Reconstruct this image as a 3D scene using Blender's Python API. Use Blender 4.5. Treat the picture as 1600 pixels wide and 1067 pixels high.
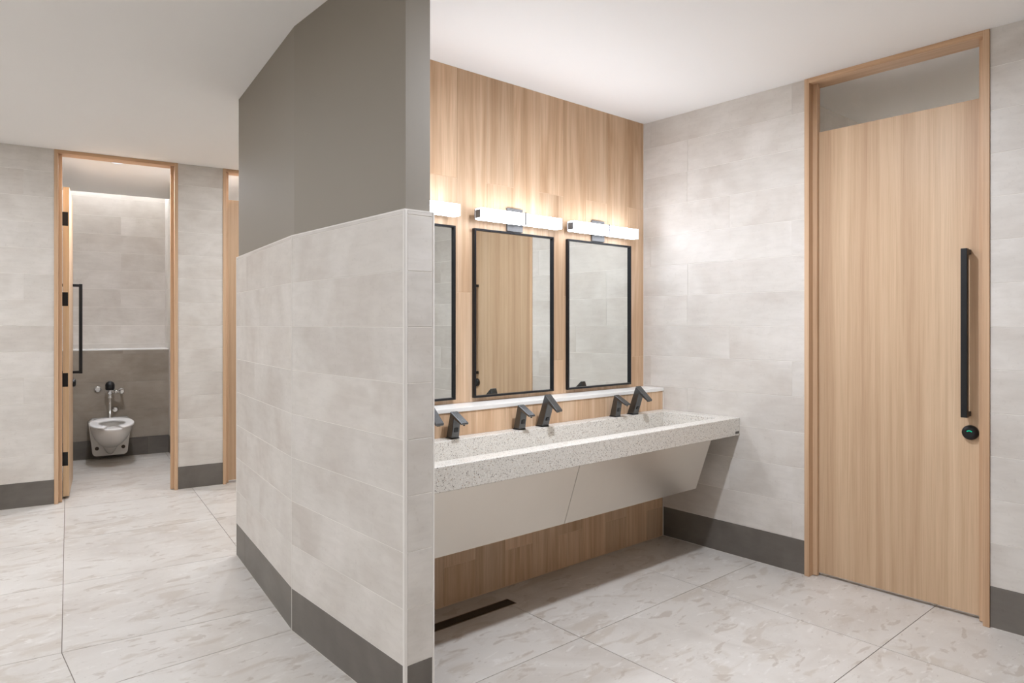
import bpy, bmesh, math, random
from mathutils import Vector, Matrix

random.seed(7)
for o in list(bpy.data.objects):
    bpy.data.objects.remove(o)
SC = bpy.context.scene
COL = SC.collection

# ------------------------------------------------------------------ camera
HC = 1.443                       # eye height
HEAD = 0.856397                  # heading from +X (radians)
DL = 0.141942                    # the toilet-stall wing is turned by this angle
CEIL = 2.853
cam_d = bpy.data.cameras.new('camera')
cam_d.sensor_width = 36.0
cam_d.lens = 36.0 * 1075.98 / 1600.0
cam_d.shift_y = -(533.5 - 507.2) / 1600.0
cam_d.clip_start = 0.05
cam = bpy.data.objects.new('camera', cam_d)
cam.location = (0, 0, HC)
cam.rotation_euler = (math.pi / 2, 0, HEAD - math.pi / 2)
COL.objects.link(cam)
SC.camera = cam

# ------------------------------------------------------------------ world, exposure
world = bpy.data.worlds.new('world')
SC.world = world
world.use_nodes = True
world.node_tree.nodes['Background'].inputs[0].default_value = (1, 0.97, 0.93, 1)
world.node_tree.nodes['Background'].inputs[1].default_value = 0.0
SC.view_settings.view_transform = 'Standard'
SC.view_settings.look = 'None'
SC.view_settings.gamma = 1.0
SC.view_settings.use_curve_mapping = False
SC.view_settings.exposure = 0.06
SC.cycles.max_bounces = 7
SC.cycles.diffuse_bounces = 5
SC.cycles.glossy_bounces = 4
SC.cycles.transmission_bounces = 2
SC.cycles.sample_clamp_indirect = 6.0

VANITY = 12.0         # emission of the three bar diffusers
FRONT = 1.7          # watts of the forward area light added to each bar
SPOT = 41.0          # watts of the downlight over the sink bay
FILL_SPOT = 34.0         # watts of the unseen downlight added to brighten the stall front
FILL_PAN = [21.0, 28.0, 1.0, 28.0]   # emission of the unseen ceiling panels added as soft fill
SLOT = 120.0           # emission of the cove strips in the stalls
SLOT2 = 350.0          # the same behind the right-hand door
NEUT = (0.95, 0.985, 1.055)
COOL = (0.93, 0.99, 1.11)
STALL_FILL = 26.0         # watts of the small hidden downlight added to brighten each left stall

# ------------------------------------------------------------------ helpers
def L(u, v, z=0.0):              # stall-wing frame -> world
    c, s = math.cos(DL), math.sin(DL)
    return Vector((u * c + v * s, -u * s + v * c, z))

def ident(x, y, z=0.0):
    return Vector((x, y, z))

class MB:
    """collects faces of ONE mesh"""
    def __init__(self, fr=ident):
        self.v, self.f, self.fr, self.smooth = [], [], fr, []
    def add(self, vs, fs, smooth=False):
        n = len(self.v)
        self.v += [self.fr(*p) for p in vs]
        for f in fs:
            self.f.append([i + n for i in f]); self.smooth.append(smooth)
    def box(self, a, b, c=0.0):
        (x0, y0, z0), (x1, y1, z1) = a, b
        if c <= 0:
            vs = [(x0,y0,z0),(x1,y0,z0),(x1,y1,z0),(x0,y1,z0),(x0,y0,z1),(x1,y0,z1),(x1,y1,z1),(x0,y1,z1)]
            self.add(vs, [(0,3,2,1),(4,5,6,7),(0,1,5,4),(1,2,6,5),(2,3,7,6),(3,0,4,7)])
            return
        bm = bmesh.new()
        bmesh.ops.create_cube(bm, size=1)
        for w in bm.verts:
            w.co = ((x0+x1)/2 + w.co.x*(x1-x0), (y0+y1)/2 + w.co.y*(y1-y0), (z0+z1)/2 + w.co.z*(z1-z0))
        bmesh.ops.bevel(bm, geom=bm.edges[:], offset=c, segments=2, profile=0.5, affect='EDGES')
        self.bm(bm)
    def bm(self, bm, smooth=False):
        bm.verts.index_update()
        self.add([tuple(w.co) for w in bm.verts], [[w.index for w in f.verts] for f in bm.faces], smooth)
        bm.free()
    def prism(self, poly, z0, z1):           # CCW polygon in plan
        n = len(poly)
        vs = [(p[0], p[1], z0) for p in poly] + [(p[0], p[1], z1) for p in poly]
        fs = [list(range(n))[::-1], list(range(n, 2*n))]
        fs += [(i, (i+1) % n, n + (i+1) % n, n + i) for i in range(n)]
        self.add(vs, fs)
    def extrude_x(self, prof, x0, x1, c=0.0, seg=2):        # profile in (y, z)
        bm = bmesh.new()
        a = [bm.verts.new((x0, p[0], p[1])) for p in prof]
        b = [bm.verts.new((x1, p[0], p[1])) for p in prof]
        n = len(prof)
        bm.faces.new(a); bm.faces.new(b[::-1])
        for i in range(n):
            bm.faces.new((a[i], b[i], b[(i+1) % n], a[(i+1) % n]))
        bmesh.ops.recalc_face_normals(bm, faces=bm.faces)
        if c > 0:
            bmesh.ops.bevel(bm, geom=bm.edges[:], offset=c, segments=seg, profile=0.5, affect='EDGES')
        self.bm(bm)
    def tube(self, pts, r, n=16, smooth=True, caps=True):   # round bar through points
        rings = []
        pts = [Vector(p) for p in pts]
        rr = r if isinstance(r, (list, tuple)) else [r] * len(pts)
        ref = Vector((0.13, 0.31, 0.94)).normalized()
        for i, p in enumerate(pts):
            d = (pts[min(i+1, len(pts)-1)] - pts[max(i-1, 0)]).normalized()
            a = d.cross(ref).normalized(); b = d.cross(a)
            rings.append([p + (a*math.cos(t) + b*math.sin(t)) * rr[i] for t in [2*math.pi*k/n for k in range(n)]])
        self.loft(rings, smooth, caps)
    def loft(self, rings, smooth=True, caps=True):
        n = len(rings[0]); m = len(rings)
        vs = [tuple(p) for r in rings for p in r]
        fs = [(i*n+k, i*n+(k+1) % n, (i+1)*n+(k+1) % n, (i+1)*n+k) for i in range(m-1) for k in range(n)]
        self.add(vs, fs, smooth)
        if caps:
            self.add([tuple(p) for p in rings[0]], [list(range(n))[::-1]])
            self.add([tuple(p) for p in rings[-1]], [list(range(n))])
    def mesh(self, name, mat):
        me = bpy.data.meshes.new(name)
        me.from_pydata([tuple(p) for p in self.v], [], self.f)
        bm = bmesh.new(); bm.from_mesh(me)
        bmesh.ops.recalc_face_normals(bm, faces=bm.faces)
        bm.to_mesh(me); bm.free()
        me.polygons.foreach_set('use_smooth', self.smooth)
        me.materials.append(mat)
        return me
    def build(self, name, mat, parent=None, loc=None, rz=0.0):
        return link(name, self.mesh(name, mat), parent, loc, rz)

def link(name, me, parent=None, loc=None, rz=0.0):
    o = bpy.data.objects.new(name, me)
    COL.objects.link(o)
    if parent: o.parent = parent
    if loc is not None: o.location = loc
    o.rotation_euler = (0, 0, rz)
    return o

def empty(name, loc=(0, 0, 0), rz=0.0, parent=None):
    o = link(name, None, parent, loc, rz)
    o.empty_display_size = 0.1
    return o

def tag(o, label=None, cat=None, group=None, kind=None):
    if label: o['label'] = label
    if cat: o['category'] = cat
    if group: o['group'] = group
    if kind: o['kind'] = kind
    return o

def struct(o, label, cat):
    return tag(o, label, cat, kind='structure')

def copy_tree(o, parent=None):
    c = o.copy(); COL.objects.link(c); c.parent = parent
    for ch in list(o.children): copy_tree(ch, c)
    return c

# ------------------------------------------------------------------ materials
def srgb(r, g, b):
    f = lambda c: (c/255/12.92) if c/255 <= 0.04045 else ((c/255+0.055)/1.055)**2.4
    return (f(r), f(g), f(b), 1)

class NT:
    def __init__(self, name, rough=0.5, metal=0.0, spec=None):
        self.m = bpy.data.materials.new(name); self.m.use_nodes = True
        self.t = self.m.node_tree
        self.b = self.t.nodes['Principled BSDF']
        self.b.inputs['Roughness'].default_value = rough
        self.b.inputs['Metallic'].default_value = metal
        if spec is not None: self.b.inputs['Specular IOR Level'].default_value = spec
    def n(self, kind, **kw):
        x = self.t.nodes.new(kind)
        for k, v in kw.items(): setattr(x, k, v)
        return x
    def l(self, a, b): self.t.links.new(a, b)
    def color(self, sock): self.l(sock, self.b.inputs['Base Color'])
    def coords(self, scale=(1, 1, 1), rnd=True):
        tc = self.n('ShaderNodeTexCoord')
        src = tc.outputs['Object']
        if rnd:
            oi = self.n('ShaderNodeObjectInfo')
            ml = self.n('ShaderNodeVectorMath', operation='SCALE')
            cb = self.n('ShaderNodeCombineXYZ')
            cb.inputs[0].default_value, cb.inputs[1].default_value, cb.inputs[2].default_value = 37.1, 71.7, 53.3
            self.l(cb.outputs[0], ml.inputs[0]); self.l(oi.outputs['Random'], ml.inputs['Scale'])
            ad = self.n('ShaderNodeVectorMath', operation='ADD')
            self.l(src, ad.inputs[0]); self.l(ml.outputs[0], ad.inputs[1])
            src = ad.outputs[0]
            self.rand = oi.outputs['Random']
        return self.scaled(src, scale)
    def scaled(self, src, scale):
        mp = self.n('ShaderNodeMapping'); mp.inputs['Scale'].default_value = scale
        self.l(src, mp.inputs['Vector'])
        return mp.outputs[0]
    def noise(self, vec, scale=1.0, detail=4, rough=0.5, dist=0.0):
        x = self.n('ShaderNodeTexNoise')
        x.inputs['Scale'].default_value = scale; x.inputs['Detail'].default_value = detail
        x.inputs['Roughness'].default_value = rough; x.inputs['Distortion'].default_value = dist
        self.l(vec, x.inputs['Vector'])
        return x.outputs['Fac']
    def ramp(self, fac, stops, interp='LINEAR'):
        r = self.n('ShaderNodeValToRGB'); cr = r.color_ramp; cr.interpolation = interp
        while len(cr.elements) < len(stops): cr.elements.new(0.5)
        for e, (p, c) in zip(cr.elements, stops):
            e.position = p; e.color = c
        self.l(fac, r.inputs[0])
        return r.outputs[0]
    def mix(self, a, b, fac, mode='MIX'):
        x = self.n('ShaderNodeMix', data_type='RGBA', blend_type=mode)
        for s, k in ((a, 6), (b, 7), (fac, 0)):
            if isinstance(s, (tuple, float, int)): x.inputs[k].default_value = s
            else: self.l(s, x.inputs[k])
        return x.outputs[2]
    def math(self, op, a, b):
        x = self.n('ShaderNodeMath', operation=op)
        for i, s in enumerate((a, b)):
            if isinstance(s, (float, int)): x.inputs[i].default_value = s
            else: self.l(s, x.inputs[i])
        return x.outputs[0]
    def bump(self, h, strength=0.1, dist=0.002):
        x = self.n('ShaderNodeBump'); x.inputs['Strength'].default_value = strength
        x.inputs['Distance'].default_value = dist
        self.l(h, x.inputs['Height']); self.l(x.outputs[0], self.b.inputs['Normal'])

def plain(name, col, rough=0.5, metal=0.0, var=0.03, scale=6.0, spec=None):
    t = NT(name, rough, metal, spec)
    f = t.noise(t.coords(rnd=False), scale, 3)
    lo = tuple(c*(1-var) for c in col[:3]) + (1,); hi = tuple(min(1, c*(1+var)) for c in col[:3]) + (1,)
    t.color(t.ramp(f, [(0.3, lo), (0.7, hi)]))
    return t.m

def tile_mat(name, a, b, c, rough=0.42, var=0.06):
    t = NT(name, rough, 0, 0.35)
    v = t.coords((1, 1, 1))
    big = t.noise(v, 2.2, 3, 0.6, 0.6)
    vs = t.coords((1.2, 1.2, 5.0))
    brush = t.noise(vs, 6.0, 4, 0.65, 0.4)
    col = t.ramp(big, [(0.30, a), (0.52, b), (0.72, c)])
    col = t.mix(col, t.ramp(brush, [(0.35, (0.86, 0.85, 0.84, 1)), (0.6, (1, 1, 1, 1))]), 0.45, 'MULTIPLY')
    fleck = t.noise(v, 55.0, 1, 0.7)
    col = t.mix(col, t.ramp(fleck, [(0.62, (1, 1, 1, 1)), (0.75, (0.90, 0.89, 0.88, 1))]), 0.5, 'MULTIPLY')
    val = t.math('MULTIPLY_ADD', t.rand, var); t.t.nodes[-1].inputs[2].default_value = 1 - var/2
    hs = t.n('ShaderNodeHueSaturation'); t.l(val, hs.inputs['Value']); t.l(col, hs.inputs['Color'])
    t.color(hs.outputs[0])
    return t.m

def wood_mat(name, lo, mid, hi, wide, fine, fig=0.9, rough=0.45, axis=2, var=0.16, along=0.55):
    t = NT(name, rough, 0, 0.35)
    def sc(k, l):
        s = [k, k, k]; s[axis] = l
        return tuple(s)
    base = t.coords((1, 1, 1))
    w = t.noise(t.scaled(base, sc(wide, along)), 1.0, 3, 0.5, fig)
    w2 = t.noise(t.scaled(base, sc(wide*3.2, along*1.1)), 1.0, 4, 0.6, fig*0.7)
    f = t.noise(t.scaled(base, sc(fine, 3.0)), 1.0, 4, 0.65, 0.1)
    col = t.ramp(w, [(0.28, lo), (0.5, mid), (0.72, hi)])
    col = t.mix(col, t.ramp(w2, [(0.34, (0.82, 0.78, 0.74, 1)), (0.56, (1, 1, 1, 1))]), 0.5, 'MULTIPLY')
    col = t.mix(col, t.ramp(f, [(0.32, (0.76, 0.71, 0.66, 1)), (0.55, (1, 1, 1, 1))]), 0.45, 'MULTIPLY')
    val = t.math('MULTIPLY_ADD', t.rand, var); t.t.nodes[-1].inputs[2].default_value = 1 - var/2
    hs = t.n('ShaderNodeHueSaturation'); t.l(val, hs.inputs['Value']); t.l(col, hs.inputs['Color'])
    t.color(hs.outputs[0])
    return t.m

def floor_mat():
    t = NT('floor_stone', 0.36, 0, 0.4)
    v = t.coords((1, 1, 1))
    cloud = t.noise(v, 1.6, 6, 0.62, 1.0)
    col = t.ramp(cloud, [(0.28, srgb(189, 181, 172)), (0.5, srgb(203, 197, 189)), (0.72, srgb(211, 206, 199))])
    def fleck(sx, sy, scale, lo, hi, c, amt, off, dist=0.5, rough=0.55, detail=5):
        nonlocal col
        mp = t.n('ShaderNodeMapping'); mp.inputs['Scale'].default_value = (sx, sy, 1); mp.inputs['Location'].default_value = (off, off*1.7, off*0.3)
        t.l(v, mp.inputs['Vector'])
        f = t.noise(mp.outputs[0], scale, detail, rough, dist)
        m = t.ramp(f, [(lo, (0, 0, 0, 1)), (hi, (1, 1, 1, 1))])
        col = t.mix(col, c, t.mix((0, 0, 0, 1), m, amt))
    fleck(1.5, 3.0, 2.4, 0.55, 0.63, srgb(187, 177, 165), 0.7, 3.1, 0.9)
    fleck(2.4, 5.2, 3.2, 0.615, 0.65, srgb(172, 160, 147), 0.6, 11.3, 0.7, 0.5, 4)
    fleck(2.0, 5.0, 5.0, 0.60, 0.68, srgb(221, 217, 211), 0.55, 23.7, 0.8)
    fleck(4.0, 9.0, 8.0, 0.66, 0.70, srgb(150, 139, 128), 0.45, 37.9, 0.6)
    fleck(5.0, 9.0, 9.0, 0.64, 0.70, srgb(224, 220, 214), 0.3, 51.3, 0.6)
    val = t.math('MULTIPLY_ADD', t.rand, 0.04); t.t.nodes[-1].inputs[2].default_value = 0.98
    hs = t.n('ShaderNodeHueSaturation'); t.l(val, hs.inputs['Value']); t.l(col, hs.inputs['Color'])
    t.color(hs.outputs[0])
    return t.m

def terrazzo_mat():
    t = NT('terrazzo', 0.32, 0, 0.45)
    v = t.coords((1, 1, 1), rnd=False)
    def chips(scale, stops, cut):
        vo = t.n('ShaderNodeTexVoronoi'); vo.inputs['Scale'].default_value = scale
        t.l(v, vo.inputs['Vector'])
        sep = t.n('ShaderNodeSeparateColor'); t.l(vo.outputs['Color'], sep.inputs[0])
        c = t.ramp(sep.outputs[0], stops, 'CONSTANT')
        m = t.ramp(vo.outputs['Distance'], [(0.0, (1, 1, 1, 1)), (cut, (1, 1, 1, 1)), (cut+0.08, (0, 0, 0, 1))])
        return c, m
    base = srgb(218, 213, 204)
    c, m = chips(175.0, [(0, srgb(88, 79, 70)), (0.07, srgb(160, 136, 114)), (0.14, srgb(168, 160, 150)), (0.26, srgb(214, 209, 200)), (0.84, srgb(234, 231, 225))], 0.42)
    col = t.mix(base, c, m)
    c2, m2 = chips(380.0, [(0, srgb(100, 91, 82)), (0.10, srgb(188, 178, 166)), (0.22, srgb(216, 211, 202)), (0.9, srgb(232, 229, 223))], 0.40)
    t.color(t.mix(col, c2, t.mix((0, 0, 0, 1), m2, 0.75)))
    return t.m

def emit_mat(name, col, strength):
    m = bpy.data.materials.new(name); m.use_nodes = True
    nt = m.node_tree
    nt.nodes.remove(nt.nodes['Principled BSDF'])
    e = nt.nodes.new('ShaderNodeEmission')
    e.inputs[0].default_value = (*col, 1); e.inputs[1].default_value = strength
    nt.links.new(e.outputs[0], nt.nodes['Material Output'].inputs[0])
    return m

M = {}
M['tile'] = tile_mat('light_stone_tile', srgb(201, 193, 184), srgb(212, 206, 198), srgb(221, 215, 208))
M['tile_dark'] = tile_mat('wainscot_tile', srgb(142, 132, 119), srgb(156, 146, 133), srgb(166, 157, 144), var=0.04)
M['base'] = tile_mat('base_tile', srgb(98, 92, 85), srgb(110, 104, 97), srgb(122, 116, 108), var=0.06)
M['grout'] = plain('light_grout', srgb(231, 226, 218), 0.8)
M['grout_dark'] = plain('taupe_grout', srgb(158, 149, 137), 0.8)
M['grout_floor'] = plain('floor_grout', srgb(122, 113, 103), 0.85)
M['grout_wood'] = plain('wood_grout', srgb(216, 186, 154), 0.8)
M['plank'] = wood_mat('wood_look_plank', srgb(196, 160, 126), srgb(214, 181, 148), srgb(226, 197, 167), 8.0, 120.0, 2.2, var=0.22)
M['door'] = wood_mat('oak_veneer', srgb(190, 158, 127), srgb(205, 175, 143), srgb(215, 187, 156), 13.0, 190.0, 0.5, var=0.04, along=0.3)
M['frame'] = wood_mat('oak_frame', srgb(193, 157, 124), srgb(206, 172, 139), srgb(216, 184, 152), 16.0, 170.0, 0.6, var=0.05, along=0.4)
M['frame_h'] = wood_mat('oak_header', srgb(180, 140, 100), srgb(200, 160, 120), srgb(214, 176, 136), 16.0, 120.0, 1.2, var=0.05, axis=1, along=1.2)
M['edge'] = wood_mat('door_edge_hall_light', srgb(228, 195, 154), srgb(236, 205, 165), srgb(241, 212, 175), 20.0, 160.0, 0.5, var=0.03)  # hall light falling on the leaf edge is put into this paler colour
M['ceiling'] = plain('ceiling_paint', srgb(243, 241, 238), 0.9, var=0.01, scale=1.0, spec=0.1)
M['paint_white'] = plain('white_wall_paint', srgb(226, 222, 215), 0.8, var=0.01, scale=1.0)
M['paint_grey'] = plain('grey_wall_paint', srgb(143, 135, 123), 0.62, var=0.012, scale=1.5)
M['ledge'] = plain('white_ledge', srgb(236, 234, 229), 0.3, 0, var=0.01)
M['trim'] = plain('pale_metal_trim', srgb(228, 223, 216), 0.35, 0.0, var=0.01)
M['floor'] = floor_mat()
M['terrazzo'] = terrazzo_mat()
M['steel'] = plain('brushed_steel', srgb(222, 216, 207), 0.36, 1.0, var=0.01)
M['nickel'] = plain('satin_nickel', srgb(150, 148, 146), 0.35, 0.9, var=0.02)
M['plate'] = plain('satin_grey_plate', srgb(112, 111, 110), 0.5, 0.3, var=0.02)
M['chrome'] = plain('chrome', srgb(225, 225, 225), 0.12, 1.0, var=0.01)
M['black'] = plain('matte_black_metal', srgb(20, 20, 21), 0.4, 0.2, var=0.05)
M['blackframe'] = plain('black_mirror_frame', srgb(34, 35, 38), 0.35, 0.4, var=0.05)
M['gun'] = plain('gunmetal', srgb(98, 99, 100), 0.27, 0.92, var=0.04)
M['lens'] = plain('dark_sensor_lens', srgb(8, 9, 14), 0.12, 0, var=0.05)
M['mirror'] = plain('mirror_glass', srgb(238, 241, 238), 0.015, 1.0, var=0.003)
M['china'] = plain('white_china', srgb(232, 229, 224), 0.16, 0, var=0.01)
M['seat'] = plain('white_plastic_seat', srgb(236, 234, 231), 0.28, 0, var=0.01)
M['rust'] = plain('bolt_hole_brown', srgb(74, 60, 46), 0.6, 0, var=0.1)
M['drain'] = plain('dark_bronze', srgb(46, 36, 28), 0.42, 0.7, var=0.1)
M['drain_edge'] = plain('bronze_rim', srgb(120, 106, 92), 0.35, 0.9, var=0.05)
M['tagplate'] = plain('small_grey_tag', srgb(98, 95, 90), 0.4, 0.6, var=0.1, scale=200)
M['vanity'] = emit_mat('lit_diffuser', COOL, VANITY)
for i_, p_ in enumerate(FILL_PAN): M['panel%d' % i_] = emit_mat('fill_panel', NEUT, p_)
M['slot'] = emit_mat('lit_strip', NEUT, SLOT)
M['slot2'] = emit_mat('lit_strip', NEUT, SLOT2)
M['spotlens'] = emit_mat('lit_lens', NEUT, 1.0)
M['green'] = emit_mat('green_vacant_mark', (0.02, 0.55, 0.30), 0.9)

# ------------------------------------------------------------------ tile setters
_tiles = {}
def tile_mesh(kind, w, h, t, mat, ch=0.0006):
    key = (kind, round(w, 4), round(h, 4), t, mat.name)
    if key not in _tiles:
        b = MB()
        # front face towards -y at y = -t, chamfered edge
        x, z = w/2, h/2
        o = [(-x, 0, -z), (x, 0, -z), (x, 0, z), (-x, 0, z)]
        m = [(-x, -t+ch, -z), (x, -t+ch, -z), (x, -t+ch, z), (-x, -t+ch, z)]
        f = [(-x+ch, -t, -z+ch), (x-ch, -t, -z+ch), (x-ch, -t, z-ch), (-x+ch, -t, z-ch)]
        fs = [(8, 9, 10, 11), (3, 2, 1, 0)]
        for k in range(4):
            j = (k+1) % 4
            fs += [(k, j, 4+j, 4+k), (4+k, 4+j, 8+j, 8+k)]
        b.add(o + m + f, fs)
        _tiles[key] = b.mesh(kind, mat)
    return _tiles[key]

def lay(kind, parent, p0, ang, rects, mat, t=0.0014, gap=0.0026, vgap=0.0007):
    """rects: (s0, s1, z0, z1) measured along the wall from p0 (plan point on the backing plane)"""
    d = Vector((math.cos(ang), math.sin(ang), 0))
    for s0, s1, z0, z1 in rects:
        w, h = s1 - s0 - vgap, z1 - z0 - gap
        if w < 0.012 or h < 0.012: continue
        me = tile_mesh(kind, w, h, t, mat)
        c = Vector((p0[0], p0[1], 0)) + d * ((s0+s1)/2)
        link(kind, me, parent, (c.x, c.y, (z0+z1)/2), ang)

PITCH, BASEH, TLEN = 0.2057, 0.2, 1.0235
def courses(s0, s1, z0, z1, start=0.0, shift=(0.0, 0.51, 0.25, 0.76), length=TLEN, zbase=BASEH, pitch=PITCH):
    out = []
    k = 0
    while True:
        a, b = zbase + k*pitch, zbase + (k+1)*pitch
        if a >= z1 - 0.004: break
        if b > z0 + 0.004:
            a2, b2 = max(a, z0), min(b, z1)
            s = start + shift[k % len(shift)] - 6*length
            while s < s1:
                e = s + length
                if e > s0 and min(e, s1) - max(s, s0) > 0.03:
                    out.append((max(s, s0), min(e, s1), a2, b2))
                s = e
        k += 1
    return out

def base_row(s0, s1, start=0.0, h=BASEH, length=TLEN):
    out = []; s = start - 8*length
    while s < s1:
        e = s + length
        if min(e, s1) - max(s, s0) > 0.03: out.append((max(s, s0), min(e, s1), 0.002, h))
        s = e
    return out

def clip(poly, nx, ny, c):               # keep nx*x + ny*y <= c
    out = []
    for i in range(len(poly)):
        p, q = poly[i], poly[(i+1) % len(poly)]
        dp, dq = nx*p[0]+ny*p[1]-c, nx*q[0]+ny*q[1]-c
        if dp <= 0: out.append(p)
        if dp*dq < 0:
            t = dp/(dp-dq)
            out.append((p[0]+(q[0]-p[0])*t, p[1]+(q[1]-p[1])*t))
    return out

def area(poly):
    return abs(sum(poly[i][0]*poly[(i+1) % len(poly)][1]-poly[(i+1) % len(poly)][0]*poly[i][1] for i in range(len(poly))))/2

VX, VY = math.sin(DL), math.cos(DL)       # v axis of the stall wing
UX, UY = math.cos(DL), -math.sin(DL)
A_RIGHT, A_BACK, A_LEFT = -math.pi/2, 0.0, -DL
A_F2 = -(math.pi/2 + DL)
E8 = 0.0014                                # tile depth proud of the grout bed

# ------------------------------------------------------------------ floor
W = 3.872            # face of the right wall
VW = 6.643           # face of the stall wall (v)
VSEAM = 3.62         # where the two floor grids meet
b = MB()
big = [(-6, -5), (7, -5), (7, 10), (-6, 10)]
b.prism(big, -0.15, -0.0022)
floor = struct(b.build('floor', M['grout_floor']), 'large pale greige stone-look floor tiles with thin grey joints', 'floor')
def floor_tiles(xs, ys, clips, fr):
    for i in range(len(xs)-1):
        for j in range(len(ys)-1):
            g = 0.0018
            poly = [(xs[i]+g, ys[j]+g), (xs[i+1]-g, ys[j]+g), (xs[i+1]-g, ys[j+1]-g), (xs[i]+g, ys[j+1]-g)]
            poly = [tuple(fr(*p)[:2]) for p in poly]
            for c in clips:
                if len(poly) > 2: poly = clip(poly, *c)
            if len(poly) < 3 or area(poly) < 0.004: continue
            cx = sum(p[0] for p in poly)/len(poly); cy = sum(p[1] for p in poly)/len(poly)
            mb = MB(); mb.prism([(p[0]-cx, p[1]-cy) for p in poly], -0.0022, 0.0)
            mb.build('floor_tile', M['floor'], floor, (cx, cy, 0))
FT = 0.946
gs = 0.0018
floor_tiles([1.36 if k == 0 else 1.374 + FT*k for k in range(0, 5)], [1.246 + FT*k - 4*FT for k in range(0, 8)],
            [(-1, 0, -1.3625), (0, 1, 3.1), (1, 0, 5.9)], ident)
XL = [0.488 - FT*k for k in range(4, -1, -1)]
floor_tiles(XL + [1.3575], [1.252 + FT*k - 4*FT for k in range(0, 7)], [(VX, VY, VSEAM - gs)], ident)
floor_tiles(XL + [1.5], [1.252 + FT*k for k in range(2, 5)], [(VX, VY, VSEAM - gs)], ident)
floor_tiles([-0.024 + 0.945*k for k in range(-4, 4)], [VSEAM + 0.946*k for k in range(0, 7)],
            [(-VX, -VY, -VSEAM - gs)], L)

# ------------------------------------------------------------------ ceiling
b = MB()
poly = [tuple(L(*p)[:2]) for p in ((-6, -7), (9, -7), (9, 8.6), (-6, 8.6))]
poly = clip(poly, 1, 0, 5.45)
b.prism(poly, CEIL, CEIL + 0.5)
bl = [tuple(L(*p)[:2]) for p in ((-0.6, 8.58), (2.6, 8.58), (2.6, 9.2), (-0.6, 9.2))]
b.prism(bl, CEIL + 0.5, CEIL + 0.55)
b.prism([(5.43, 0.5), (6.1, 0.5), (6.1, 2.4), (5.43, 2.4)], CEIL + 0.5, CEIL + 0.55)
struct(b.build('ceiling', M['ceiling']), 'smooth off-white painted ceiling above the whole room', 'ceiling')

# ------------------------------------------------------------------ right wall
DY0, DY1 = 0.987, 1.891                   # door opening in the right wall (outer frame)
b = MB()
b.box((W+E8, DY1, 0), (4.0, 3.35, CEIL))
b.box((W+E8, -2.6, 0), (4.0, DY0, CEIL))
wr = struct(b.build('wall_right', M['grout']), 'pale stone-tiled wall around the closed oak door', 'wall')
P0 = (W+E8, 3.05)                         # s runs along -y
lay('tile', wr, P0, A_RIGHT, courses(0.0, 3.05-DY1, BASEH, CEIL, 0.06, (0.0, -0.41, 0.30, -0.72)), M['tile'])
lay('tile', wr, P0, A_RIGHT, courses(3.05-DY0, 4.9, BASEH, CEIL, 0.06, (0.35, 0.85, 0.15, 0.6)), M['tile'])
def baseboard(name, label, pieces):
    """pieces: (p0, ang, s0, s1, start)"""
    e = struct(empty(name), label, 'baseboard')
    for p0, ang, s0, s1, st in pieces:
        lay('base_tile', e, p0, ang, base_row(s0, s1, st), M['base'], t=E8)
    return e
baseboard('baseboard_right', 'dark grey tile base along the right wall beside the oak door',
          [(P0, A_RIGHT, 0.168, 3.05-DY1, 0.168), (P0, A_RIGHT, 3.05-DY0, 4.9, 3.05-DY0)])

# ------------------------------------------------------------------ vanity wall (upper face, lower chase, ledge)
MY, LY = 3.05, 2.885
b = MB()
b.box((1.45, MY+E8, 0), (4.0, 3.25, CEIL))
b.box((1.462, LY+E8, 0), (W, MY+E8, 0.99))
wb = struct(b.build('wall_back', M['grout_wood']), 'wood-look plank tiled vanity wall behind the mirrors', 'wall')
PW, X0 = 0.2065, 2.040
def planks(z0, z1, y, x_lo):
    rects = []
    for k in range(-3, 10):
        a, c = max(X0 + PW*k, x_lo), min(X0 + PW*(k+1), W - 0.004)
        if c - a < 0.02: continue
        js = [0.2, 1.2235, 2.247] if k % 2 == 0 else [0.597, 1.621]
        zs = [z0] + [j for j in js if z0 + 0.02 < j < z1 - 0.02] + [z1]
        for p, q in zip(zs, zs[1:]): rects.append((a, c, p, q))
    lay('wood_plank', wb, (0, y), A_BACK, rects, M['plank'], t=E8, gap=0.0034, vgap=0.0032)
planks(1.012, CEIL, MY+E8, 1.462)
planks(0.004, 0.99, LY+E8, 1.476)
b = MB(); b.box((1.476, LY-0.008, 0.99), (W-0.001, MY, 1.012), 0.0025)
struct(b.build('trim_1', M['ledge']), 'white ledge running along the wall under the mirrors', 'ledge')
b = MB()
b.box((W-0.006, LY-0.006, 0.866), (W-0.0005, LY+0.002, 0.99)); b.box((W-0.005, LY-0.004, 0.0), (W-0.0005, LY+0.002, 0.758))
struct(b.build('trim_2', M['trim']), 'thin white edge strip at the corner under the ledge', 'trim')
b = MB(); b.box((W-0.0045, MY-0.003, 1.012), (W-0.0002, MY+0.002, CEIL))
struct(b.build('trim_3', M['trim']), 'thin white corner joint between wood planks and right wall', 'trim')

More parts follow.
